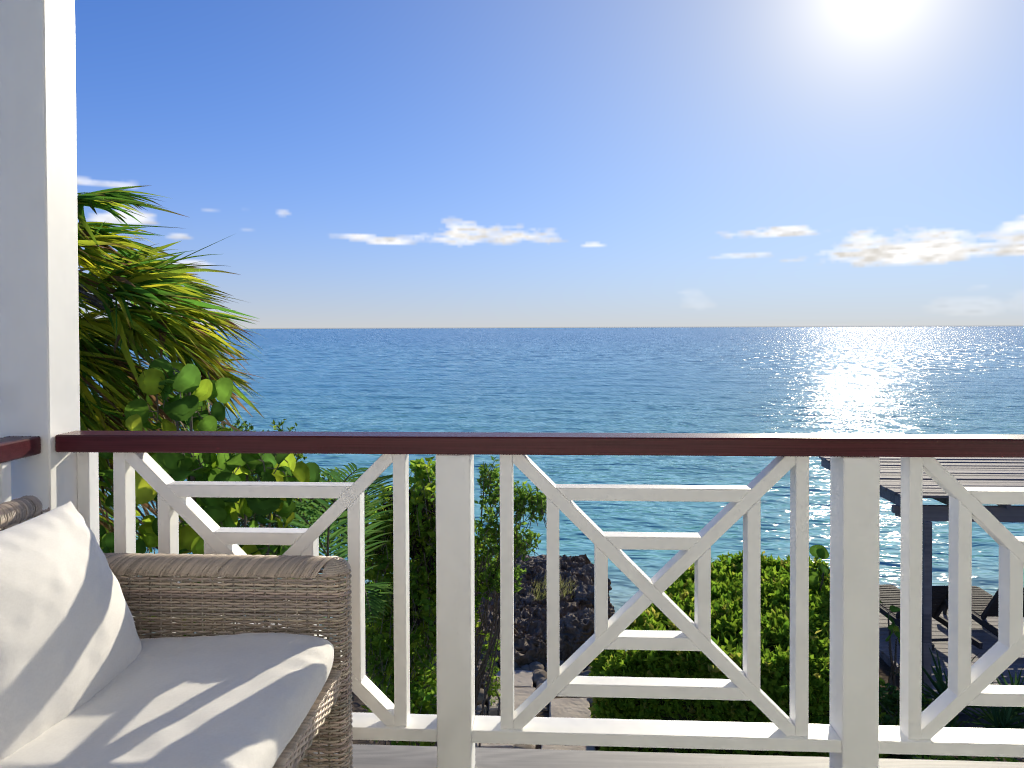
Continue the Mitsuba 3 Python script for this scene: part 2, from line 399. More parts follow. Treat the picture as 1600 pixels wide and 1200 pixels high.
sr = thing('side_railing', 'mahogany topped white side railing behind the sofa, at the left edge of the photo', 'railing')
obj('handrail', bx(-1.54, -1.442, -0.5, 2.0785, 0.9215, 0.9710, 0.004), 'mahogany', sr, label='dark red varnished mahogany handrail')
obj('bottom_rail', bx(-1.535, -1.449, -0.5, 2.0785, 0.1115, 0.147, 0.002), 'paint', sr)
obj('wall_upright', bx(-1.51, -1.456, 1.94, 1.976, 0.148, 0.919, 0.002), 'paint', sr)
for c in (1.49, 0.40): lattice(sr, c - half, c + half, -1.51, -1.456, swap=True)

# ------------------------------------------------------------------ wicker sofa, its cushion and pillow
def weave(outline, zs, step, amp, rad, shear=None, seed=1):
    """Strands that follow an outline (k, 2) seen from above and pass in front of and behind upright stakes in turn."""
    q = np.random.default_rng(seed)
    o = np.asarray(outline, float); seg = np.linalg.norm(np.diff(o, axis=0), axis=1); s = np.concatenate([[0], np.cumsum(seg)])
    n = int(round(s[-1] / step)); t = np.linspace(0, s[-1], n * 3 + 1)
    x, y = np.interp(t, s, o[:, 0]), np.interp(t, s, o[:, 1])
    tx, ty = np.gradient(x), np.gradient(y); l = np.hypot(tx, ty); nx, ny = ty / l, -tx / l
    zs = np.asarray(zs); N = len(zs)
    off = amp * np.cos(np.pi * t[None] / (s[-1] / n) + np.pi * np.arange(N)[:, None])
    z = zs[:, None] + q.normal(0, 0.0005, (N, 1)) + 0.0011 * (meshkit.noise(np.stack([t[None] * 9 + 0 * zs[:, None], zs[:, None] * 160 + 0 * t[None], 0 * off + seed], -1)) - 0.5) * 2
    P = np.stack([x[None] + nx[None] * off, y[None] + ny[None] * off, z + 0 * off], -1)
    ts = (np.arange(n + 1)) * (s[-1] / n)
    sx, sy = np.interp(ts, s, o[:, 0]), np.interp(ts, s, o[:, 1])
    S = np.stack([np.repeat(sx[:, None], 6, 1), np.repeat(sy[:, None], 6, 1), np.repeat(np.linspace(zs[0] - .006, zs[-1] + .004, 6)[None], n + 1, 0)], -1)
    if shear is not None: P, S = shear(P), shear(S)
    a, b = tubes(P, rad * (1 + q.normal(0, .05, (N, 1)) + 0 * off), 5), tubes(S, 0.0026, 4)
    tone = lambda m, k: np.repeat((np.array([0.45, 0.375, 0.31])[None] * (0.58 + 0.75 * q.random((m, 1))) * (1 + q.normal(0, .03, (m, 3)))), k, 0)
    return join([(a[0], a[1], tone(N, len(a[0]) // N)), (b[0], b[1], 0.8 * tone(n + 1, len(b[0]) // (n + 1)))])


def rim(p, q, halfwidth, height, across, pitch=0.0066, rad=0.0034, skew=0.05, seed=3):
    """The wrapped top edge of a woven panel: strands laid slantwise over a rounded rail from p to q."""
    r = np.random.default_rng(seed)
    p, q = np.asarray(p, float), np.asarray(q, float); L = np.linalg.norm(q - p); d = (q - p) / L; n = int(L / pitch)
    th = np.linspace(-0.25, math.pi + 0.25, 13)
    u = (np.arange(n) + .5) * pitch
    bulge = 1 + 0.10 * np.abs(np.sin(u * math.pi / (pitch * 5)))
    along = u[:, None] + skew * (th[None] / math.pi - .5) + r.normal(0, .0006, (n, 1))
    along = np.clip(along, 0, L)
    P = p + along[..., None] * d + (-np.cos(th)[None, :, None] * (halfwidth * bulge)[:, None, None]) * np.asarray(across, float) + (np.sin(th)[None, :, None] * (height * bulge)[:, None, None]) * np.array([0, 0, 1.0])
    m = tubes(P, rad, 5)
    tone = np.repeat(np.array([0.45, 0.375, 0.31])[None] * (0.75 + .5 * r.random((n, 1))), len(m[0]) // n, 0)
    return (m[0], m[1], tone)


def rect_path(x0, x1, y0, y1, r=0.02, close_left=False):
    """Out along y0, round the end at x1, and back along y1."""
    a = np.linspace(-math.pi / 2, 0, 7); b = np.linspace(0, math.pi / 2, 7)
    return np.vstack([[[x0, y0]], np.stack([x1 - r + r * np.cos(a), y0 + r + r * np.sin(a)], 1), np.stack([x1 - r + r * np.cos(b), y1 - r + r * np.sin(b)], 1), [[x0, y1]]])


sofa = thing('wicker_sofa', 'grey brown woven wicker sofa with light grey cushions beside the railing', 'sofa')
AX0, AX1, AY0, AY1, AZ = -1.36, -0.533, 1.897, 1.980, 0.655
arm = weave(rect_path(AX0, AX1, AY0, AY1, 0.028), np.arange(0.03, AZ, 0.0068), 0.027, 0.0030, 0.0031, seed=2)
arm_d = mikit.ply((arm[0], arm[1]), 'wicker', smooth=True, color=arm[2])
k = obj('arm', arm_d, None, sofa)
obj('arm', arm_d, None, sofa, to_world=T().translate([0, -1.53, 0]))
rm = rim((AX0, (AY0 + AY1) / 2, AZ - 0.004), (AX1 - 0.036, (AY0 + AY1) / 2, AZ - 0.004), (AY1 - AY0) / 2 + 0.002, 0.026, (0, 1, 0))
ph = np.radians(np.arange(4, 88, 11.0))[:, None]; al = np.linspace(-math.pi / 2 - .3, math.pi / 2 + .3, 17)[None]
cap = tubes(np.stack([AX1 - 0.040 + (0.042 * np.cos(ph)) * np.cos(al) , (AY0 + AY1) / 2 + 0.0435 * np.cos(ph) * np.sin(al), AZ - 0.004 + 0.0265 * np.sin(ph) + 0 * al], -1), 0.0034, 5)
rm = join([rm, (cap[0], cap[1], np.full((len(cap[0]), 3), 1.0) * [0.42, 0.36, 0.305])])
rim_d = mikit.ply((rm[0], rm[1]), 'wicker', smooth=True, color=rm[2])
obj('arm_rim', rim_d, None, sofa)
obj('arm_rim', rim_d, None, sofa, to_world=T().translate([0, -1.53, 0]))
lean = lambda P: P - np.stack([(P[..., 2] - 0.45) * 0.20, 0 * P[..., 0], 0 * P[..., 0]], -1)
bk = weave(np.array([[-1.225, 0.40], [-1.225, 1.893]]), np.arange(0.30, 0.815, 0.0068), 0.027, 0.0024, 0.0031, shear=lean, seed=5)
bb = weave(np.array([[-1.300, 1.893], [-1.300, 0.40]]), np.arange(0.05, 0.815, 0.0068), 0.036, 0.0024, 0.0031, shear=lean, seed=6)
obj('back', (bk[0], bk[1]), 'wicker', sofa, smooth=True, color=bk[2]); obj('back', (bb[0], bb[1]), 'wicker', sofa, smooth=True, color=bb[2])
br = rim((-1.335, 0.40, 0.815), (-1.335, 1.89, 0.815), 0.040, 0.028, (-1, 0, 0), seed=8)
obj('back_rim', (br[0], br[1]), 'wicker', sofa, smooth=True, color=br[2])
fr = weave(np.array([[-0.545, 1.893], [-0.545, 0.455]])[::-1], np.arange(0.352, 0.408, 0.0066), 0.024, 0.0026, 0.0032, seed=9)
fm = weave(np.array([[-0.600, 0.455], [-0.600, 1.893]]), np.arange(0.352, 0.408, 0.0066), 0.024, 0.0026, 0.0032, seed=10)
obj('front_rail', (fr[0], fr[1]), 'wicker', sofa, smooth=True, color=fr[2]); obj('front_rail', (fm[0], fm[1]), 'wicker', sofa, smooth=True, color=fm[2])
f2 = rim((-0.572, 0.455, 0.404), (-0.572, 1.893, 0.404), 0.030, 0.007, (1, 0, 0), skew=0.03, seed=12)
obj('front_rim', (f2[0], f2[1]), 'wicker', sofa, smooth=True, color=f2[2])
for y in np.linspace(0.6, 1.75, 6): obj('seat_bar', bx(-1.22, -0.60, y - .02, y + .02, 0.365, 0.395), 'dark_frame', sofa)


def puff(nu, nv, hx, hy, hz, p, q, wrinkle, seed, rc=0.0):
    """A stuffed fabric bag: two bulged sheets that meet in a seam; local x, y across and z through it."""
    s = lambda n: np.sin(np.linspace(-math.pi / 2, math.pi / 2, n))
    ends = lambda t: np.sign(t) * (0.35 * np.abs(t) + 0.65 * np.abs(t) ** 0.75)
    U, V = np.meshgrid(s(nu), s(nv), indexing='ij')
    prof = np.clip((1 - np.abs(U) ** p) * (1 - np.abs(V) ** p), 0, 1) ** q
    sheets = []
    for sg in (1, -1):
        X, Y = U * hx * (1 - rc * np.abs(V) ** 10), V * hy * (1 - rc * hx / hy * np.abs(U) ** 10)
        z = sg * hz * prof
        P = np.stack([X, Y, z], -1)
        e = np.abs(V) ** 3
        w = meshkit.fbm(np.stack([X * 7, Y * 7, z * 7 + seed], -1), 3, seed) - 0.5
        pu = np.sin(X * 95 + 5 * meshkit.noise(np.stack([X * 9, Y * 9, z], -1), seed)) * np.clip((np.abs(V) - .72) / .28, 0, 1) * (1 - np.abs(V) ** 8)
        pv = np.sin(Y * 95 + 5 * meshkit.noise(np.stack([X * 9, Y * 9, z + 4], -1), seed)) * np.clip((np.abs(U) - .72) / .28, 0, 1) * (1 - np.abs(U) ** 8)
        P[..., 2] += sg * wrinkle * (1.6 * w * prof + 0.22 * (pu + pv))
        sheets.append(grid_mesh(P) if sg > 0 else (lambda g: (g[0], g[1][:, ::-1]))(grid_mesh(P)))
    return join(sheets)


ct = puff(120, 150, 0.355, 0.735, 0.054, 9, 0.33, 0.015, 3, 0.07)
v = ct[0].copy()
v[:, 2] += 0.012 * (1 - (v[:, 0] / .355) ** 2) * (v[:, 2] > 0)
v[:, 2] += 0.022 * v[:, 0] / .355 - 0.006
v = v + [-0.878, 1.150, 0.462]
seat = obj('seat_cushion', (v, ct[1]), 'fabric', smooth=True)
tag(seat, 'wide light grey seat cushion striped by railing shadows on the wicker sofa', 'cushion')
pw = puff(120, 120, 0.226, 0.290, 0.112, 2.7, 0.58, 0.019, 8)
v = pw[0].copy()
corner = (np.abs(v[:, 0]) / .226) ** 3 * (np.abs(v[:, 1]) / .29) ** 3
edge = 1 - 0.045 * (1 - (v[:, 1] / .29) ** 2); edgey = 1 - 0.045 * (1 - (v[:, 0] / .226) ** 2)
v[:, 0] *= edge; v[:, 1] *= edgey
vd, nd, yd = np.array([-0.40, 0.0, 0.917]), np.array([0.917, 0.0, 0.40]), np.array([0, 1.0, 0])
w = v[:, :1] * vd + v[:, 1:2] * yd + v[:, 2:] * nd + np.array([-1.080, 1.50, 0.648])
pil = obj('pillow', (w, pw[1]), 'fabric', smooth=True)
tag(pil, 'plump light grey scatter pillow leaning against the sofa back', 'pillow')

# ------------------------------------------------------------------ plants
def tint(n, a, b, r, jit=0.12):
    t = r.random((n, 1)); return np.clip((np.array(a)[None] * (1 - t) + np.array(b)[None] * t) * (1 + r.normal(0, jit, (n, 1))), 0.004, 0.9)


def ribbons(base, d, nrm, L, W, bend, col, tipcol, k=8, fold=0.35):
    """Narrow leaves: curved tapering ribbons with a fold along the middle; bend (n, 3) is added with the square of the way along."""
    n = len(base); t = np.linspace(0, 1, k)[None, :, None]
    C = base[:, None] + d[:, None] * (L[:, None, None] * t) + bend[:, None] * (L[:, None, None] * t ** 2.2)
    tg = unit(np.gradient(C, axis=1)); s = unit(np.cross(nrm[:, None] + 0 * tg, tg)); up = np.cross(tg, s)
    w = W[:, None, None] * np.clip(np.minimum(0.35 + 4 * t, 1.0) * (1 - t ** 2.8), 0.03, 1)
    V = np.stack([C - s * w / 2 + up * w * fold / 2, C, C + s * w / 2 + up * w * fold / 2], 2)
    c = col[:, None] * (1 - np.clip((t - .72) / .28, 0, 1)) + tipcol[:, None] * np.clip((t - .72) / .28, 0, 1)
    cc = np.repeat(c[:, :, None], 3, 2)
    i, j = np.meshgrid(np.arange(k - 1), np.arange(2), indexing='ij')
    q = np.stack([i * 3 + j, i * 3 + j + 1, (i + 1) * 3 + j + 1, (i + 1) * 3 + j], -1).reshape(-1, 4)
    f = np.vstack([q[:, [0, 1, 2]], q[:, [0, 2, 3]]])
    F = (f[None] + (np.arange(n) * k * 3)[:, None, None]).reshape(-1, 3)
    return V.reshape(-1, 3), F, cc.reshape(-1, 3)


def split_leaves(m, n): 
    V, F, C = m; kv, kf = len(V) // n, len(F) // n
    return [(V[i * kv:(i + 1) * kv], F[i * kf:(i + 1) * kf] - i * kv, C[i * kv:(i + 1) * kv]) for i in range(n)]


# the fan palm at the left, its leaves blown to the right
r = np.random.default_rng(11)
palm = thing('fan_palm', 'tall fan palm with wind blown yellow green leaves beside the white pillar', 'palm tree')
crown = np.array([-3.15, 4.7, 1.55])
tr = np.stack([np.linspace(-3.35, -3.15, 12), np.linspace(4.9, 4.7, 12), np.linspace(-3.1, 1.5, 12)], -1)
obj('trunk', tubes(tr[None], np.linspace(0.085, 0.06, 12)[None] * (1 + .06 * np.sin(np.arange(12) * 2.4)), 10), 'bark', palm, smooth=True)
GREEN, YEL, DRY = (0.10, 0.26, 0.035), (0.66, 0.62, 0.04), (0.22, 0.13, 0.07)
# hub of each fan, the way it points, fan half angle, leaflet length, yellowness, dryness
FANS = [((-2.98, 4.45, 2.02), (1.0, -0.05, 0.18), 78, 0.50, 0.05, 0.1), ((-3.02, 4.60, 1.92), (1, -.2, -0.25), 60, 0.52, 0.1, 0.1),
        ((-2.95, 4.35, 1.74), (1, -.1, 0.02), 55, 0.46, 0.85, 0.1), ((-2.98, 4.3, 1.62), (1, -.3, -0.1), 50, 0.44, 0.7, 0.15),
        ((-2.62, 4.45, 1.50), (1, -.05, 0.42), 62, 0.55, 0.25, 0.1), ((-2.60, 4.40, 1.46), (1, 0.05, 0.05), 55, 0.56, 0.45, 0.1), ((-2.55, 4.3, 1.38), (1, -.1, -0.12), 50, 0.52, 0.5, 0.15),
        ((-2.32, 4.40, 1.34), (1, .05, -0.22), 58, 0.48, 0.65, 0.3), ((-2.26, 4.35, 1.24), (1, -.05, -0.45), 55, 0.38, 0.7, 0.4), ((-2.30, 4.5, 1.26), (0.8, .1, -0.7), 50, 0.36, 0.35, 0.7),
        ((-3.0, 4.35, 1.34), (1, -.15, -0.15), 55, 0.52, 0.65, 0.2), ((-2.96, 4.30, 1.14), (1, -.15, -0.25), 60, 0.55, 0.55, 0.3), ((-2.98, 4.25, 0.96), (1, -.1, -0.4), 55, 0.52, 0.5, 0.4),
        ((-2.85, 4.45, 1.22), (1, .1, -0.45), 55, 0.55, 0.2, 0.7), ((-2.9, 4.35, 0.80), (1, -.1, -0.5), 60, 0.52, 0.45, 0.5), ((-2.75, 4.6, 0.98), (1, .1, -0.6), 55, 0.5, 0.15, 0.9),
        ((-3.0, 4.3, 0.55), (1, -.1, -0.55), 60, 0.55, 0.4, 0.6), ((-2.95, 4.4, 0.3), (1, -.1, -0.7), 60, 0.55, 0.35, 0.7), ((-2.7, 4.7, 1.6), (1, .3, .1), 60, 0.5, .1, .1), ((-2.75, 4.75, 1.3), (1, .3, -.2), 60, 0.5, .1, .3),
        ((-3.5, 4.5, 1.9), (-.6, -.2, .5), 75, 0.55, .1, .1), ((-3.6, 4.7, 1.4), (-.8, .1, -.2), 75, 0.55, .2, .3), ((-3.2, 5.2, 1.7), (.2, 1, .1), 75, 0.55, .1, .2), ((-3.3, 4.1, 1.5), (-.1, -1, -.1), 70, .5, .3, .2)]
FANS = FANS + [(tuple(np.array(h) + r.normal(0, .10, 3) + [0, .12, -.03]), tuple(np.array(a) + r.normal(0, .18, 3)), w, L * r.uniform(.8, 1.05), y * .8, d) for h, a, w, L, y, d in FANS[:20]]
small = 0
for h, ax, half_a, L, yel, dry in FANS:
    h = np.array(h); ax = unit(np.array(ax, float)); n = 28
    fr = holder('frond', palm)
    pet = np.linspace(0, 1, 7)[:, None]; mid = (crown + h) / 2 + [0, 0, 0.06]
    obj('stalk', tubes(((1 - pet) ** 2 * crown + 2 * pet * (1 - pet) * mid + pet ** 2 * h)[None], 0.009, 5), 'bark', fr, smooth=True)
    nr = unit(np.cross(ax, np.cross([0, 0, 1.0], ax)) + r.normal(0, .28, 3)); sd = unit(np.cross(nr, ax))
    ang = np.radians(np.linspace(-half_a, half_a, n) + r.normal(0, 3, n))
    d = unit(np.cos(ang)[:, None] * ax + np.sin(ang)[:, None] * sd + r.normal(0, .09, (n, 3)))
    Ls = L * 0.92 * (0.75 + 0.3 * np.cos(ang)) * (1 + r.normal(0, .10, n))
    bend = np.stack([0.17 + r.normal(0, .10, n), -.05 + r.normal(0, .12, n), -0.27 + r.normal(0, .12, n) - 0.25 * dry * r.random(n)], -1)
    yk = np.clip(.75 * yel + r.normal(0, .3, (n, 1)), 0, 1); dk = (r.random((n, 1)) < dry * 0.45)
    col = np.where(dk, np.array(DRY), np.array(GREEN) * (1 - yk) + np.array(YEL) * yk) * (1 + r.normal(0, .15, (n, 1)))
    col = np.clip(col, .01, .8)
    tip = np.where(r.random((n, 1)) < .45 + .4 * dry, np.array([0.17, 0.09, 0.05]), col)
    # the leaflets are joined near the hub and free further out
    m = ribbons(h + d * 0.02, d, unit(nr + r.normal(0, .55, (n, 3))), Ls, 0.037 * (1 + r.normal(0, .18, n)), bend, col, tip, 9)
    for V, F, C in split_leaves(m, n):
        if small < 286: obj('leaflet', (V, F), 'leaf', fr, smooth=True, color=C); small += 1
        else: break
    else: continue
    rest = [x for x in split_leaves(m, n)]
    obj('leaf_blade', join(rest)[:2], 'leaf', fr, smooth=True, color=join(rest)[2])

# hanging dead thatch under the crown
n = 260; b0 = crown + np.stack([r.uniform(0.0, .9, n), r.normal(-.05, .22, n), r.uniform(-1.5, -.35, n)], -1)
d = unit(np.stack([0.55 + r.normal(0, .2, n), r.normal(0, .2, n), -0.7 + r.normal(0, .25, n)], -1))
m = ribbons(b0, d, rand_dirs(n, r), r.uniform(.25, .5, n), r.uniform(.008, .018, n), r.normal(0, .15, (n, 3)), tint(n, (.10, .075, .05), (.36, .29, .21), r), tint(n, (.10, .07, .05), (.25, .19, .14), r), 7)
obj('dead_thatch', m[:2], 'leaf', palm, smooth=True, color=m[2], kind='stuff')

def round_leaf():
    a = np.arange(14) * 2 * np.pi / 14; rim_ = np.stack([0.5 - 0.5 * np.cos(a) * (1 - .10 * (np.cos(a) > .9)), 0.5 * np.sin(a), 0.16 * np.abs(np.sin(a)) ** 1.5 - .07 * (np.cos(a) < -.3) + .03 * np.sin(3 * a)], 1)
    k = 0.62; inner = np.stack([0.5 - 0.5 * k * np.cos(a), 0.5 * k * np.sin(a), 0.16 * (k * np.abs(np.sin(a))) ** 1.5], 1)
    mid = np.array([[.05, 0, 0], [.3, 0, 0], [.55, 0, -.01], [.8, 0, -.03]])
    f = [[j, (j + 1) % 14, 14 + (j + 1) % 14] for j in range(14)] + [[j, 14 + (j + 1) % 14, 14 + j] for j in range(14)]
    near = [min(range(4), key=lambda q: abs(mid[q, 0] - x)) for x in inner[:, 0]]
    for j in range(14):
        n = (j + 1) % 14; f.append([14 + j, 14 + n, 28 + near[j]])
        if near[j] != near[n]: f.append([14 + n, 28 + near[n], 28 + near[j]])
    return np.vstack([rim_, inner, mid]), np.array(f)[:, ::-1]


ROUND = round_leaf()
ROUND_TONE = np.concatenate([np.tile([.80, .92], 7), np.tile([.92, 1.06], 7), [1.5] * 4])


def branchy(start, tips, rad, sides=6, sag=0.1, r=rng):
    out = []
    for t in tips:
        s = np.linspace(0, 1, 9)[:, None]; a, b = np.asarray(start, float), np.asarray(t, float)
        P = a + (b - a) * s + np.array([0, 0, sag]) * np.sin(np.pi * s) + r.normal(0, .018, (9, 3)) * np.sin(np.pi * s)
        out.append(tubes(P[None], np.linspace(rad, rad * .3, 9)[None], sides))
    return join(out)


def sea_grape(name, label, root, clumps, n_leaves, size, group=None, seed=1):
    """Broad round leaves on crooked branches; clumps: centre, radii."""
    q = np.random.default_rng(seed); k = thing(name, label, 'shrub', group)
    root = np.asarray(root, float); tips = [c for c, _ in clumps]
    obj('branches', branchy(root, tips, 0.022, r=q), 'bark', k, smooth=True)
    weights = np.array([np.prod(rr) ** (2 / 3) for _, rr in clumps]); weights /= weights.sum()
    P, out = [], []
    for (c, rr), w in zip(clumps, weights):
        m = max(3, int(round(n_leaves * w))); dd = rand_dirs(m, q); rad = q.random((m, 1)) ** (1 / 2.2)
        P.append(np.asarray(c) + dd * rad * np.asarray(rr)); out.append(dd)
    P, out = np.vstack(P), np.vstack(out); n = len(P)
    nr = unit(np.stack([q.normal(0.1, .8, n), q.normal(-.1, .8, n), np.abs(q.normal(.6, .45, n))], -1)); d = unit(out * [1, 1, .5] + q.normal(0, .5, (n, 3)) + [0, 0, -.15]); d = unit(d - nr * (d * nr).sum(1, keepdims=True))
    S = size * q.uniform(.5, 1.2, n)
    col = tint(n, (.07, .16, .03), (.16, .30, .04), q); y = q.random(n) < .22; col[y] = tint(y.sum(), (.30, .45, .04), (.45, .50, .05), q)
    m = leaf_mesh(P, d, nr, S, S * 1.12 * q.uniform(.9, 1.1, n), col, ROUND)
    m = (m[0], m[1], m[2] * np.tile(ROUND_TONE, n)[:, None])
    stalk = [tubes(np.stack([P - d * S[:, None] * .35 - nr * .012, P + d * .01], 1), 0.0028, 4)]
    obj('leaf_stalks', stalk[0], 'bark', k, kind='stuff')
    order = np.argsort(-(S / np.linalg.norm(P - eye, axis=1)))
    parts = split_leaves(m, n)
    for i in order[:296]: obj('leaf', parts[i][:2], 'leaf', k, smooth=True, color=parts[i][2])
    if n > 296:
        x = join([parts[i] for i in order[296:]]); obj('foliage', x[:2], 'leaf', k, smooth=True, color=x[2], kind='stuff')
    return k


sea_grape('sea_grape_shrub', 'broad round leaved shrub behind the railing lattice above the sofa arm', (-1.95, 4.3, -3.0),
          [((-1.93, 3.95, 1.00), (.13, .2, .16)), ((-2.02, 4.0, 0.78), (.20, .25, .22)), ((-1.95, 4.0, 0.55), (.30, .3, .18)), ((-1.62, 3.95, 0.50), (.26, .25, .17)), ((-2.2, 4.1, 0.45), (.3, .3, .3)), ((-1.50, 4.0, 0.46), (.16, .25, .16)),
           ((-1.80, 4.0, 0.18), (.38, .3, .22)), ((-2.15, 4.0, 0.05), (.35, .3, .3)), ((-1.55, 4.0, 0.05), (.2, .25, .2)), ((-1.9, 4.0, -.35), (.4, .35, .35))], 330, 0.135, seed=21)


def bush(name, label, root, blobs, n, L, W, ca, cb, up=0.6, group=None, seed=1, bright=0.06, core=0.0, cat='bush', trunks=10, sprigs=0):
    """A leafy bush: stems from the root and small leaves in loose rosettes through the volume of the blobs (centre, radii)."""
    q = np.random.default_rng(seed); k = thing(name, label, cat, group); root = np.asarray(root, float)
    w = np.array([np.prod(rr) ** .75 for _, rr in blobs]); w /= w.sum()
    C = []
    for (c, rr), ww in zip(blobs, w):
        m = max(4, int(n / 7 * ww)); dd = rand_dirs(m, q); C.append(np.asarray(c) + dd * (q.random((m, 1)) ** (1 / 2.6)) * np.asarray(rr))
    C = np.vstack(C)
    tips = C[q.choice(len(C), trunks * 3, replace=False)]
    starts = root + q.normal(0, .10, (len(tips), 3)) * [1, 1, 0]
    s = np.linspace(0, 1, 9)[None, :, None]
    P = starts[:, None] * (1 - s) + tips[:, None] * s + q.normal(0, .035, (len(tips), 9, 3)) * np.sin(np.pi * s)
    obj('stems', tubes(P, np.linspace(.020, .004, 9)[None] * q.uniform(.5, 1.1, (len(tips), 1)), 5), 'bark', k, smooth=True)
    near = C[:, None] if len(C) < 4000 else C[::2][:, None]
    st = near + np.stack([0 * near[..., 0], 0 * near[..., 0], 0 * near[..., 0]], -1); ax = unit(q.normal(0, .5, (len(st), 1, 3)) + [0, 0, 1.0])
    obj('twigs', tubes(np.concatenate([st - ax * L * 2.4, st, st + ax * L * .5], 1), np.array([[.0035, .0025, .001]]), 3), 'bark', k, kind='stuff')
    m = 7; axr = unit(q.normal(0, .45, (len(C), 3)) + [0, 0, 1.0])
    pos = np.repeat(C, m, 0) + np.repeat(axr, m, 0) * q.uniform(-1.6, .5, (len(C) * m, 1)) * L
    d = unit(rand_dirs(len(pos), q) * [1, 1, .5] + np.repeat(axr, m, 0) * up); nr = unit(np.repeat(axr, m, 0) + q.normal(0, .5, (len(pos), 3)))
    col = tint(len(pos), ca, cb, q); b = np.repeat(q.random(len(C)) < bright, m); col[b] = tint(b.sum(), (.30, .46, .04), (.40, .50, .06), q)
    lf = leaf_mesh(pos, d, nr, L * q.uniform(.7, 1.2, len(pos)), W * q.uniform(.8, 1.2, len(pos)), col)
    obj('foliage', lf[:2], 'leaf', k, color=lf[2], kind='stuff')
    return k


bush('fine_leaved_bush', 'small leaved green bush peeping over the handrail left of centre', (-2.3, 6.2, -3.0),
     [((-3.15, 6.2, .60), (.30, .4, .34)), ((-2.78, 6.2, .30), (.28, .4, .26)), ((-2.28, 6.2, .30), (.20, .3, .20)), ((-2.55, 6.3, -.1), (.6, .5, .32)), ((-2.0, 6.3, -.25), (.5, .5, .32))], 9000, .055, .026, (.08, .18, .035), (.20, .33, .05), seed=31)
SHR = 'tall leafy shrub with dark withered flower heads just left of the middle white post'
shrub = bush('coastal_shrub', SHR, (-1.25, 6.6, -3.05),
     [((-1.45, 6.4, -.42), (.22, .3, .38)), ((-1.10, 6.4, -.20), (.22, .3, .38)), ((-0.92, 6.4, -.55), (.28, .3, .35)), ((-1.3, 6.4, -.80), (.35, .35, .4)), ((-.95, 6.4, -1.05), (.30, .35, .35)), ((-1.35, 6.4, -1.35), (.36, .35, .35)), ((-1.2, 6.3, -1.85), (.4, .35, .3)), ((-1.12, 6.4, .08), (.08, .1, .14))],
     7600, .088, .054, (.12, .28, .04), (.32, .50, .06), seed=33, bright=.3)
q = np.random.default_rng(5); cc = np.array([[-1.33, 6.2, -.12], [-1.17, 6.2, -.2], [-1.03, 6.2, -.12], [-1.2, 6.2, -.5], [-1.05, 6.2, -.62], [-1.28, 6.2, -.85], [-1.15, 6.2, -1.1]])
pos = np.repeat(cc, 34, 0) + q.normal(0, .05, (len(cc) * 34, 3)) * [1, 1, 1.3]
wm = leaf_mesh(pos, unit(q.normal(0, .4, (len(pos), 3)) + [0, 0, -1]), rand_dirs(len(pos), q), q.uniform(.04, .08, len(pos)), q.uniform(.015, .03, len(pos)), tint(len(pos), (.018, .012, .018), (.05, .035, .04), q))
obj('withered_flowers', wm[:2], 'leaf', shrub, color=wm[2], kind='stuff')
bush('shore_tree', 'thin open branched small tree leaning over the dark rocks right of the white post', (-.95, 6.9, -3.0),
     [((-.55, 6.5, -.05), (.12, .2, .2)), ((-.35, 6.5, -.2), (.16, .2, .14)), ((-.15, 6.5, -.22), (.12, .2, .14)), ((-.5, 6.5, -.45), (.2, .25, .2)), ((-.28, 6.5, -.55), (.16, .2, .12)), ((-.62, 6.6, -.78), (.18, .25, .22)), ((-.45, 6.5, -.86), (.2, .25, .12))], 2600, .06, .032, (.10, .23, .035), (.24, .38, .06), seed=35, trunks=6)


def feather_palm(name, label, base, arches, seed, cat='palm'):
    q = np.random.default_rng(seed); k = thing(name, label, cat); base = np.asarray(base, float)
    cnt = 0
    for c1, c2, tip, LL in arches:
        fr = holder('frond', k); s = np.linspace(0, 1, 40)[:, None]; c1, c2, tip = map(lambda a: np.asarray(a, float), (c1, c2, tip))
        R = (1 - s) ** 3 * base + 3 * s * (1 - s) ** 2 * c1 + 3 * s * s * (1 - s) * c2 + s ** 3 * tip
        obj('rachis', tubes(R[None], np.linspace(.012, .003, 40)[None], 5), 'bark', fr, smooth=True)
        tg = unit(np.gradient(R, axis=0)); idx = np.linspace(12, 39, 34); P = np.stack([np.interp(idx, np.arange(40), R[:, i]) for i in range(3)], -1); t3 = unit(np.stack([np.interp(idx, np.arange(40), tg[:, i]) for i in range(3)], -1))
        side = unit(np.cross(t3, [0, 0.35, 1.0])); nr = unit(np.cross(side, t3)); env = np.sin(np.linspace(.25, 1, 34) * np.pi * .93) * .9 + .15
        for sg in (-1, 1):
            n = len(P); d = unit(sg * side * .85 + t3 * .55 + nr * .15 + q.normal(0, .05, (n, 3)))
            m = ribbons(P, d, nr + q.normal(0, .1, (n, 3)), LL * env * (1 + q.normal(0, .06, n)), np.full(n, .017), np.stack([q.normal(0, .05, n), 0 * P[:, 0], -.22 + q.normal(0, .06, n)], -1), tint(n, (.05, .14, .04), (.11, .22, .05), q), tint(n, (.05, .10, .03), (.14, .15, .05), q), 6)
            if cnt + n <= 290:
                for V, F, C in split_leaves(m, n): obj('leaflet', (V, F), 'leaf', fr, smooth=True, color=C)
                cnt += n
            else: obj('leaf_blade', m[:2], 'leaf', fr, smooth=True, color=m[2])
    return k


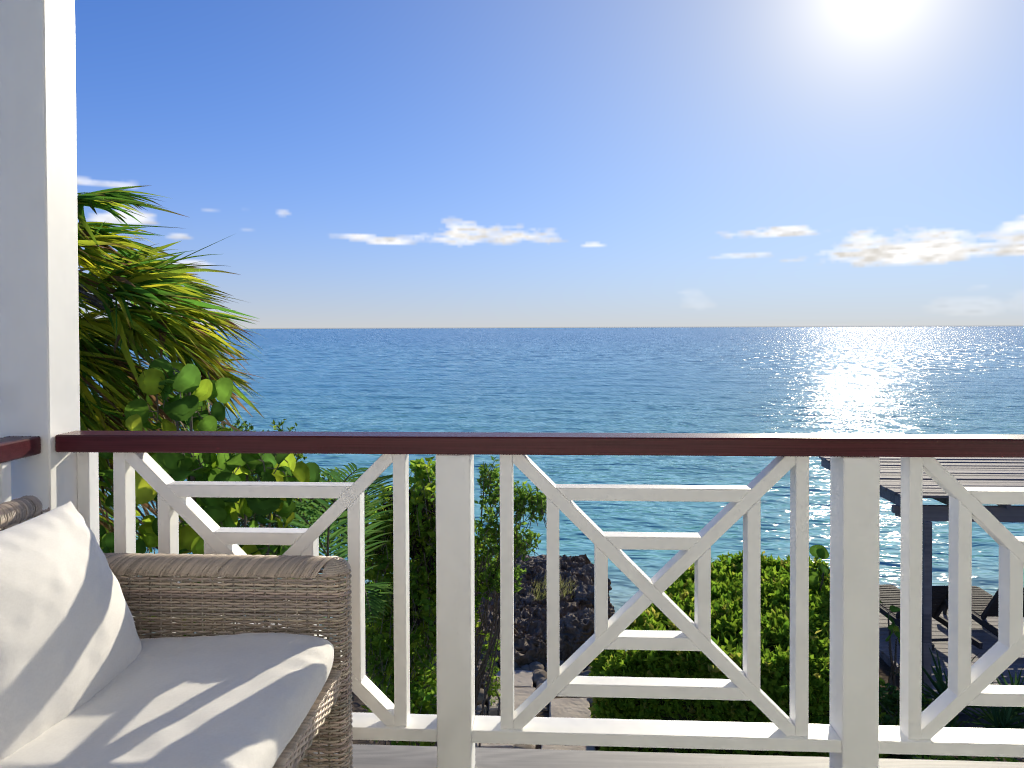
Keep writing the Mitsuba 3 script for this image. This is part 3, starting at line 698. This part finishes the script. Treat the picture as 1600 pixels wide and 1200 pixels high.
feather_palm('feather_palm', 'young dark green feather leaved palm right of the round leaved shrub', (-1.35, 5.0, -1.2),
             [((-1.5, 4.8, -.3), (-1.45, 4.6, .25), (-1.18, 4.5, .43), .36), ((-1.35, 4.9, -.2), (-1.6, 4.7, .35), (-1.75, 4.4, .16), .34), ((-1.3, 4.9, -.5), (-1.2, 4.6, -.1), (-1.08, 4.4, -.38), .24), ((-1.4, 5.2, -.2), (-1.4, 5.4, .2), (-1.3, 5.7, .15), .34), ((-1.5, 4.9, -.6), (-1.8, 4.6, -.2), (-2.0, 4.4, -.4), .34)], 41)

# the clipped hedge below the right half of the railing
q = np.random.default_rng(51); hedge = thing('hedge', 'broad bright green hedge with a sunlit top below the centre of the railing', 'hedge')
def hedge_top(x, y):
    e = np.clip((x - .56 - .45 * np.clip(y - 8.1, 0, 9)) / .45, 0, 1); f = np.clip((y - 6.9) / .45, 0, 1); g = np.clip((10.15 - y) / .4, 0, 1) * np.clip((.37 * y + .12 - x) / .45, 0, 1)
    n = meshkit.fbm(np.stack([x * 1.6, y * 1.6, x * 0], -1), 3, 2)
    return -3.1 + (1.30 + 0.30 * (n - .5) + .06 * (y - 8)) * np.sqrt(np.clip(1 - (1 - e) ** 2, 0, 1)) * np.sqrt(np.clip(1 - (1 - f) ** 2, 0, 1)) * np.sqrt(np.clip(1 - (1 - g) ** 2, 0, 1))
hx, hy = np.meshgrid(np.linspace(.30, 4.1, 90), np.linspace(6.9, 10.15, 80), indexing='ij')
obj('inner_shade_sheet', grid_mesh(np.stack([hx, hy, hedge_top(hx, hy) - .13], -1)), 'hedge_inner_shade', hedge, smooth=True)  # dark sheet added under the leaves, its colour imitates inner shade
def hedge_leaves(nc, x0, x1, y0, y1):
    x, y = q.uniform(x0, x1, nc), q.uniform(y0, y1, nc); z = hedge_top(x, y); e = .02
    g = unit(np.stack([-(hedge_top(x + e, y) - z) / e, -(hedge_top(x, y + e) - z) / e, 1 + 0 * x], -1))
    keep = z > -3.02; x, y, z, g = x[keep], y[keep], z[keep], g[keep]; nc = len(x)
    C = np.stack([x, y, z], -1) + g * q.normal(-.02, .035, (nc, 1)); m = 7
    C[:, 0] -= .26 * np.clip((z + 2.95) / .7, 0, 1) * np.clip((1.3 - x) / .6, 0, 1)
    ax = np.repeat(unit(g * .7 + [0, .15, .6] + q.normal(0, .3, (nc, 3))), m, 0)
    pos = np.repeat(C, m, 0) + ax * q.uniform(-.07, .03, (nc * m, 1)); d = unit(rand_dirs(nc * m, q) * .9 + ax * .8); nr = unit(ax + q.normal(0, .4, ax.shape))
    col = tint(nc * m, (.12, .26, .025), (.30, .44, .04), q)
    b = np.repeat(q.random(nc) < .08, m); col[b] = tint(b.sum(), (.36, .42, .05), (.45, .40, .10), q)
    C2 = np.repeat(q.random(nc) < .05, m); pos[C2] += ax[C2] * q.uniform(.05, .14)
    return leaf_mesh(pos, d, nr, .090 * q.uniform(.6, 1.2, nc * m), .046 * q.uniform(.8, 1.2, nc * m), col)
hl = join([hedge_leaves(5200, .32, 4.1, 6.9, 10.1), hedge_leaves(2600, .32, 4.1, 6.9, 7.3), hedge_leaves(900, .30, .8, 6.9, 10.1)])
obj('foliage', hl[:2], 'leaf', hedge, color=hl[2], kind='stuff')
sea_grape('sea_grape_sprig', 'few round yellow green leaves on bare branches above the right end of the hedge', (3.05, 9.1, -2.6), [((2.82, 8.9, -1.45), (.14, .15, .12)), ((3.02, 8.8, -1.50), (.18, .15, .2)), ((3.1, 8.7, -1.8), (.15, .1, .15))], 26, .15, seed=61)
sea_grape('sea_grape_sprig', 'few round green leaves on bare stems beside the grey deck edge', (3.5, 8.2, -3.0), [((3.52, 8.3, -1.75), (.06, .1, .12)), ((3.56, 8.2, -2.0), (.16, .1, .12)), ((3.65, 8.2, -2.05), (.1, .1, .1))], 11, .15, seed=62)


def spiky(name, label, spots, seed, group=None):
    q = np.random.default_rng(seed); k = thing(name, label, 'plant', group)
    for x, y, z, L in spots:
        n = 60; d = unit(np.stack([q.normal(0, .6, n), q.normal(0, .6, n), np.abs(q.normal(.55, .4, n))], -1))
        m = ribbons(np.array([x, y, z]) + q.normal(0, .02, (n, 3)), d, unit(q.normal(0, .2, (n, 3)) + [0, 0, 1]), L * q.uniform(.7, 1.1, n), np.full(n, .03), np.stack([q.normal(0, .05, n), q.normal(0, .05, n), np.full(n, -.22)], -1), tint(n, (.05, .12, .045), (.09, .18, .06), q), tint(n, (.06, .09, .04), (.12, .12, .06), q), 7)
        obj('leaf_rosette', m[:2], 'leaf', k, smooth=True, color=m[2])
spiky('spiky_plant', 'dark spiky leaved plant in the shade in front of the grey deck', [(3.85, 7.7, -2.45, .72), (3.6, 7.3, -2.7, .6), (4.25, 7.5, -2.6, .65), (4.6, 7.9, -2.6, .6), (4.0, 6.9, -2.8, .55)], 71)
bush('leafy_ground_plant', 'low glossy leaved bush below the grey deck left of the spiky plant', (3.1, 7.3, -3.0), [((3.1, 7.3, -2.45), (.35, .35, .35)), ((3.4, 7.5, -2.6), (.4, .35, .3)), ((2.95, 7.1, -2.75), (.4, .4, .3))], 3200, .085, .055, (.07, .16, .04), (.13, .23, .05), seed=72, cat='bush')
bush('leafy_ground_plant', 'bright green low plants under the bottom rail at the right', (3.15, 6.05, -2.9), [((2.95, 6.0, -2.2), (.3, .25, .2)), ((3.3, 6.0, -2.2), (.3, .25, .2)), ((3.7, 6.1, -2.3), (.5, .3, .3)), ((3.2, 6.1, -2.6), (.6, .3, .35))], 4500, .06, .035, (.13, .28, .03), (.30, .44, .05), seed=73, cat='bush')
bush('leafy_ground_plant', 'low scrub growing at the foot of the tall shrub beside the stepping stones', (-.75, 8.2, -3.05), [((-.72, 8.6, -2.75), (.10, .2, .3)), ((-1.2, 8.0, -2.9), (.35, .3, .22)), ((-.75, 8.9, -2.45), (.12, .2, .18))], 900, .055, .032, (.12, .25, .03), (.30, .42, .05), seed=74, cat='bush', trunks=4)

# ------------------------------------------------------------------ rocks, stones and stepping stones
r = np.random.default_rng(81)
def outcrop_mesh():
    u, v = np.meshgrid(np.linspace(0, 1, 260), np.linspace(0, 1, 250), indexing='ij')
    x = -2.6 + 3.6 * u
    # v runs from the foot of the front face up over the top and down behind to the water
    prof_v = [0, .16, .22, .50, .80, .88, 1]; prof_y = [9.85, 9.98, 10.15, 11.5, 13.2, 13.7, 14.2]; prof_z = [-3.25, -2.92, -2.85, -2.86, -2.78, -3.05, -4.6]
    y, z = np.interp(v, prof_v, prof_y), np.interp(v, prof_v, prof_z)
    edge = np.clip((u - .86) / .14, 0, 1); y = y + .25 * np.sin(x * 3.1) - edge * .6 * (v > .2) * v; z = z - edge ** 2 * 1.2 * np.clip(v * 3 - .3, 0, 1) - .35 * edge
    z = z + .05 * np.sin(x * 2.2 + 1) * np.clip(v * 4 - .8, 0, 1)
    P = np.stack([x, y, z], -1)
    a = 1 - 2 * np.abs(meshkit.fbm(P * 2.6, 4, 2) - .5); b = 1 - 2 * np.abs(meshkit.fbm(P * 7.5, 3, 5) - .5)
    w = np.clip(v * 5, .15, 1) * np.clip((1 - v) * 6, 0.2, 1)
    P[..., 2] += w * (.24 * (a - .80) + .34 * (b - .80)); P[..., 1] -= .30 * (meshkit.fbm(P * 3.5 + 4, 3, 7) - .5) + .12 * (b - .8); P[..., 0] += .16 * (meshkit.fbm(P * 4.2 + 9, 3, 8) - .5)
    return grid_mesh(P)
om = outcrop_mesh(); om = (om[0], om[1]) if np.cross(om[0][om[1][:, 1]] - om[0][om[1][:, 0]], om[0][om[1][:, 2]] - om[0][om[1][:, 0]])[:, 2].mean() > 0 else (om[0], om[1][:, ::-1])
oc = obj('rock_outcrop', om, 'karst_rock', smooth=30); tag(oc, 'jagged dark limestone outcrop at the edge of the water', 'rock')


def boulder(c, s, seed, rough=.5, sub=4):
    m = trimesh.creation.icosphere(subdivisions=sub); p = np.array(m.vertices)
    n = 1 + rough * (meshkit.fbm(p * 1.4 + seed * 3.1, 3, seed) - .5) + rough * .55 * (1 - 2 * np.abs(meshkit.fbm(p * 4.0 + seed, 3, seed + 3) - .5) - .75)
    return trimesh.Trimesh(p * n[:, None] * np.asarray(s) + np.asarray(c), m.faces, process=False)


for i, (c, s, lab) in enumerate([((-.15, 13.1, -2.86), (.42, .35, .20), 'rounded dark boulder on the far top of the outcrop against the water'), ((.32, 12.6, -2.98), (.30, .30, .24), 'dark pitted boulder on the seaward corner of the outcrop'), ((.50, 11.6, -2.98), (.34, .42, .34), 'large dark boulder on the right side of the outcrop by the hedge'),
                                 ((.40, 10.5, -3.0), (.36, .40, .36), 'black shaded boulder between the outcrop and the hedge'), ((-.62, 12.9, -2.76), (.3, .35, .16), 'low reddish dark boulder on the far left top of the outcrop'), ((.52, 12.7, -3.0), (.34, .36, .30), 'dark rough boulder at the waterline right of the outcrop'), ((-1.0, 9.2, -2.95), (.22, .25, .16), 'grey pitted boulder left of the stepping stones')]):
    k = obj('boulder', boulder(c, s, 90 + i, .75, 5), 'karst_rock', smooth=30); tag(k, lab, 'rock')
n = 420; x, y = r.uniform(-.35, .25, n), r.uniform(11.4, 12.1, n); dd = unit(np.stack([r.normal(.25, .4, n), r.normal(0, .4, n), np.full(n, 1.0)], -1))
gm = ribbons(np.stack([x, y, -2.86 + 0 * x], -1), dd, rand_dirs(n, r), r.uniform(.12, .25, n), np.full(n, .008), r.normal(0, .2, (n, 3)), tint(n, (.16, .20, .06), (.34, .34, .14), r), tint(n, (.25, .24, .1), (.4, .36, .2), r), 5)
g = obj('dry_grass', gm[:2], 'leaf', color=gm[2], kind='stuff'); labels[g].update(label='pale dry grass growing in a hollow on top of the outcrop', category='grass')

path = holder('path', None); labels[path] = {'kind': 'structure'}
SL = [(-.74, -.28, 9.06, 9.48), (-.76, -.24, 8.45, 9.0), (-.07, .38, 8.24, 8.78), (-.82, -.22, 7.75, 8.38), (-.15, .40, 7.55, 8.16), (-.80, -.2, 7.05, 7.68), (-.12, .36, 6.9, 7.48), (-.8, -.2, 6.4, 6.98)]
for i, (x0, x1, y0, y1) in enumerate(SL):
    q = np.random.default_rng(200 + i); z = -3.03 + .012 * q.normal()
    m = bx(x0, x1, y0, y1, z - .09, z + .035, .012); m = m.subdivide_to_size(.09); p = np.array(m.vertices)
    p += (meshkit.fbm(p * 6 + i, 3, i)[:, None] - .5) * [.05, .05, .018]
    obj('slab', trimesh.Trimesh(p, m.faces, process=False), 'pale_stone', path, smooth=30)

pt = []
for i in range(110):
    for _ in range(30):
        x, y = r.uniform(-1.4, .85), r.uniform(7.6, 9.65)
        if not any(a - .03 < x < b + .03 and c - .03 < y < d + .03 for a, b, c, d in SL): break
    s = r.uniform(.05, .13)
    k = obj('stone', boulder((x, y, -3.05 + s * .25), (s * r.uniform(.8, 1.4), s, s * .65), 300 + i, .5, 2), 'rubble', smooth=40)
    tag(k, 'brown and grey loose stone lying beside the pale stepping stones', 'stone', 'loose stones beside the stepping stones')

gv = []
base = trimesh.creation.icosphere(subdivisions=1); bv, bf = np.array(base.vertices), np.array(base.faces)
for i in range(900):
    x, y, q = r.uniform(-1.6, 1.0), r.uniform(6.8, 9.7), r.uniform(.012, .04)
    if any(a < x < b and c < y < d for a, b, c, d in SL): continue
    gv.append((bv * (1 + r.normal(0, .14, (len(bv), 1))) * [q * r.uniform(.8, 1.5), q, q * .7] + [x, y, -3.045 + q * .3], bf))
g = obj('gravel', join(gv), 'rubble', kind='stuff'); labels[g].update(label='loose gravel and chips of stone between the stepping stones', category='gravel')

# ------------------------------------------------------------------ pavilion, deck and sun loungers at the right
dk = holder('deck', None); labels[dk] = {'kind': 'structure'}
y = 8.75
while y < 11.9:
    obj('plank', bx(4.22 + r.uniform(-.012, .012), 8.2, y, y + .128, -2.965, -2.93, .004), 'grey_wood', dk); y += .138
obj('edge_beam', bx(4.24, 4.30, 8.75, 11.9, -3.16, -2.967), 'grey_wood', dk); obj('edge_beam', bx(4.302, 8.2, 8.77, 8.83, -3.16, -2.967), 'grey_wood', dk)
for x in (4.4, 6.2, 8.0):
    for yy in (9.0, 10.4, 11.7): obj('support', bx(x - .06, x + .06, yy - .06, yy + .06, -4.6, -2.968), 'grey_wood', dk)
pav = thing('pavilion', 'weathered grey pavilion with a flat slatted roof on the deck at the right edge', 'pavilion')
y, RZ = 8.84, -0.655
while y < 11.5:
    obj('roof_slat', bx(3.88 + r.uniform(-.012, .012), 7.9, y, y + r.uniform(.098, .112), RZ, RZ + .026 + r.uniform(0, .016), .004), 'grey_wood', pav); y += .1345
for x in (3.93, 4.50, 5.07, 5.64, 6.21, 6.78, 7.35, 7.82): obj('rafter', bx(x - .025, x + .025, 8.86, 11.5, RZ - .118, RZ - .001, .003), 'grey_wood', pav)
for y in (9.0, 11.2):
    pts = [(3.98, -.95), (3.98, -.90), (3.90, -.90), (3.90, -.86), (3.86, -.86), (3.86, -.7745), (7.9, -.7745), (7.9, -.95)] if y < 10 else [(4.12, -.95), (4.10, -.7745), (7.9, -.7745), (7.9, -.95)]
    m = trimesh.creation.extrude_polygon(Polygon(pts), .06); m.apply_transform(np.array([[1, 0, 0, 0], [0, 0, -1, y + .03], [0, 1, 0, 0], [0, 0, 0, 1.0]]))
    obj('cross_beam', m, 'grey_wood', pav)
    for x in (4.23, 7.6): obj('post', bx(x - .045, x + .045, y - .032 - .045 * 0 - .03, y + .062, -2.93, -.9505 if False else -.951, .004), 'grey_wood', pav)


def lounger(x, y, turn, label):
    k = thing('sun_lounger', label, 'sun lounger', 'sun loungers on the grey deck'); M = np.eye(4); c, s = math.cos(turn), math.sin(turn); M[:2, :2] = [[c, -s], [s, c]]; M[:3, 3] = [x, y, -2.93]
    W = T(M.tolist())
    P = lambda nm, m, mat='dark_frame', par=k: obj(nm, m, mat, par, to_world=W)
    for sx in (-1, 1):
        P('side_rail', beam((sx * .31, -.82, .235), (sx * .31, 1.15, .30), .045, .075))
        P('leg', beam((sx * .272, -.62, 0), (sx * .272, -.60, .235), .03, .06, up=(0, 1, 0))); P('leg', beam((sx * .272, .95, 0), (sx * .272, .92, .265), .03, .06, up=(0, 1, 0)))
    for yy in np.arange(.06, 1.12, .085): P('seat_slat', bx(-.285, .285, yy, yy + .062, .302 + (yy - .1) * .03, .322 + (yy - .1) * .03))
    bp = holder('backrest', k); a = math.radians(52); Lb = .74; d = np.array([0, -math.cos(a), math.sin(a)]); h = np.array([0, .02, .29])
    for sx in (-1, 1): P('back_frame', beam(h + [sx * .265, 0, 0], h + [sx * .265, 0, 0] + d * Lb, .045, .04), par=bp)
    n = np.array([0, math.sin(a), math.cos(a)])
    for t in np.arange(.04, Lb - .02, .085):
        P('back_slat', beam(h + d * t + n * .03 + [-.285, 0, 0], h + d * t + n * .03 + [.285, 0, 0], .072, .018, up=tuple(n)), par=bp)
    P('prop', beam(h + d * .45 - n * .02 + [-.2, 0, 0], (-.2, -.60, .235), .03, .03)); P('prop', beam(h + d * .45 - n * .02 + [.2, 0, 0], (.2, -.60, .235), .03, .03)); P('prop_bar', beam((-.29, -.60, .235), (.29, -.60, .235), .03, .03))
    return k


lounger(4.86, 10.55, math.radians(7), 'dark slatted sun lounger nearest the left edge of the grey deck')
lounger(5.98, 10.55, math.radians(2), 'dark slatted sun lounger cut off by the right edge of the photo')
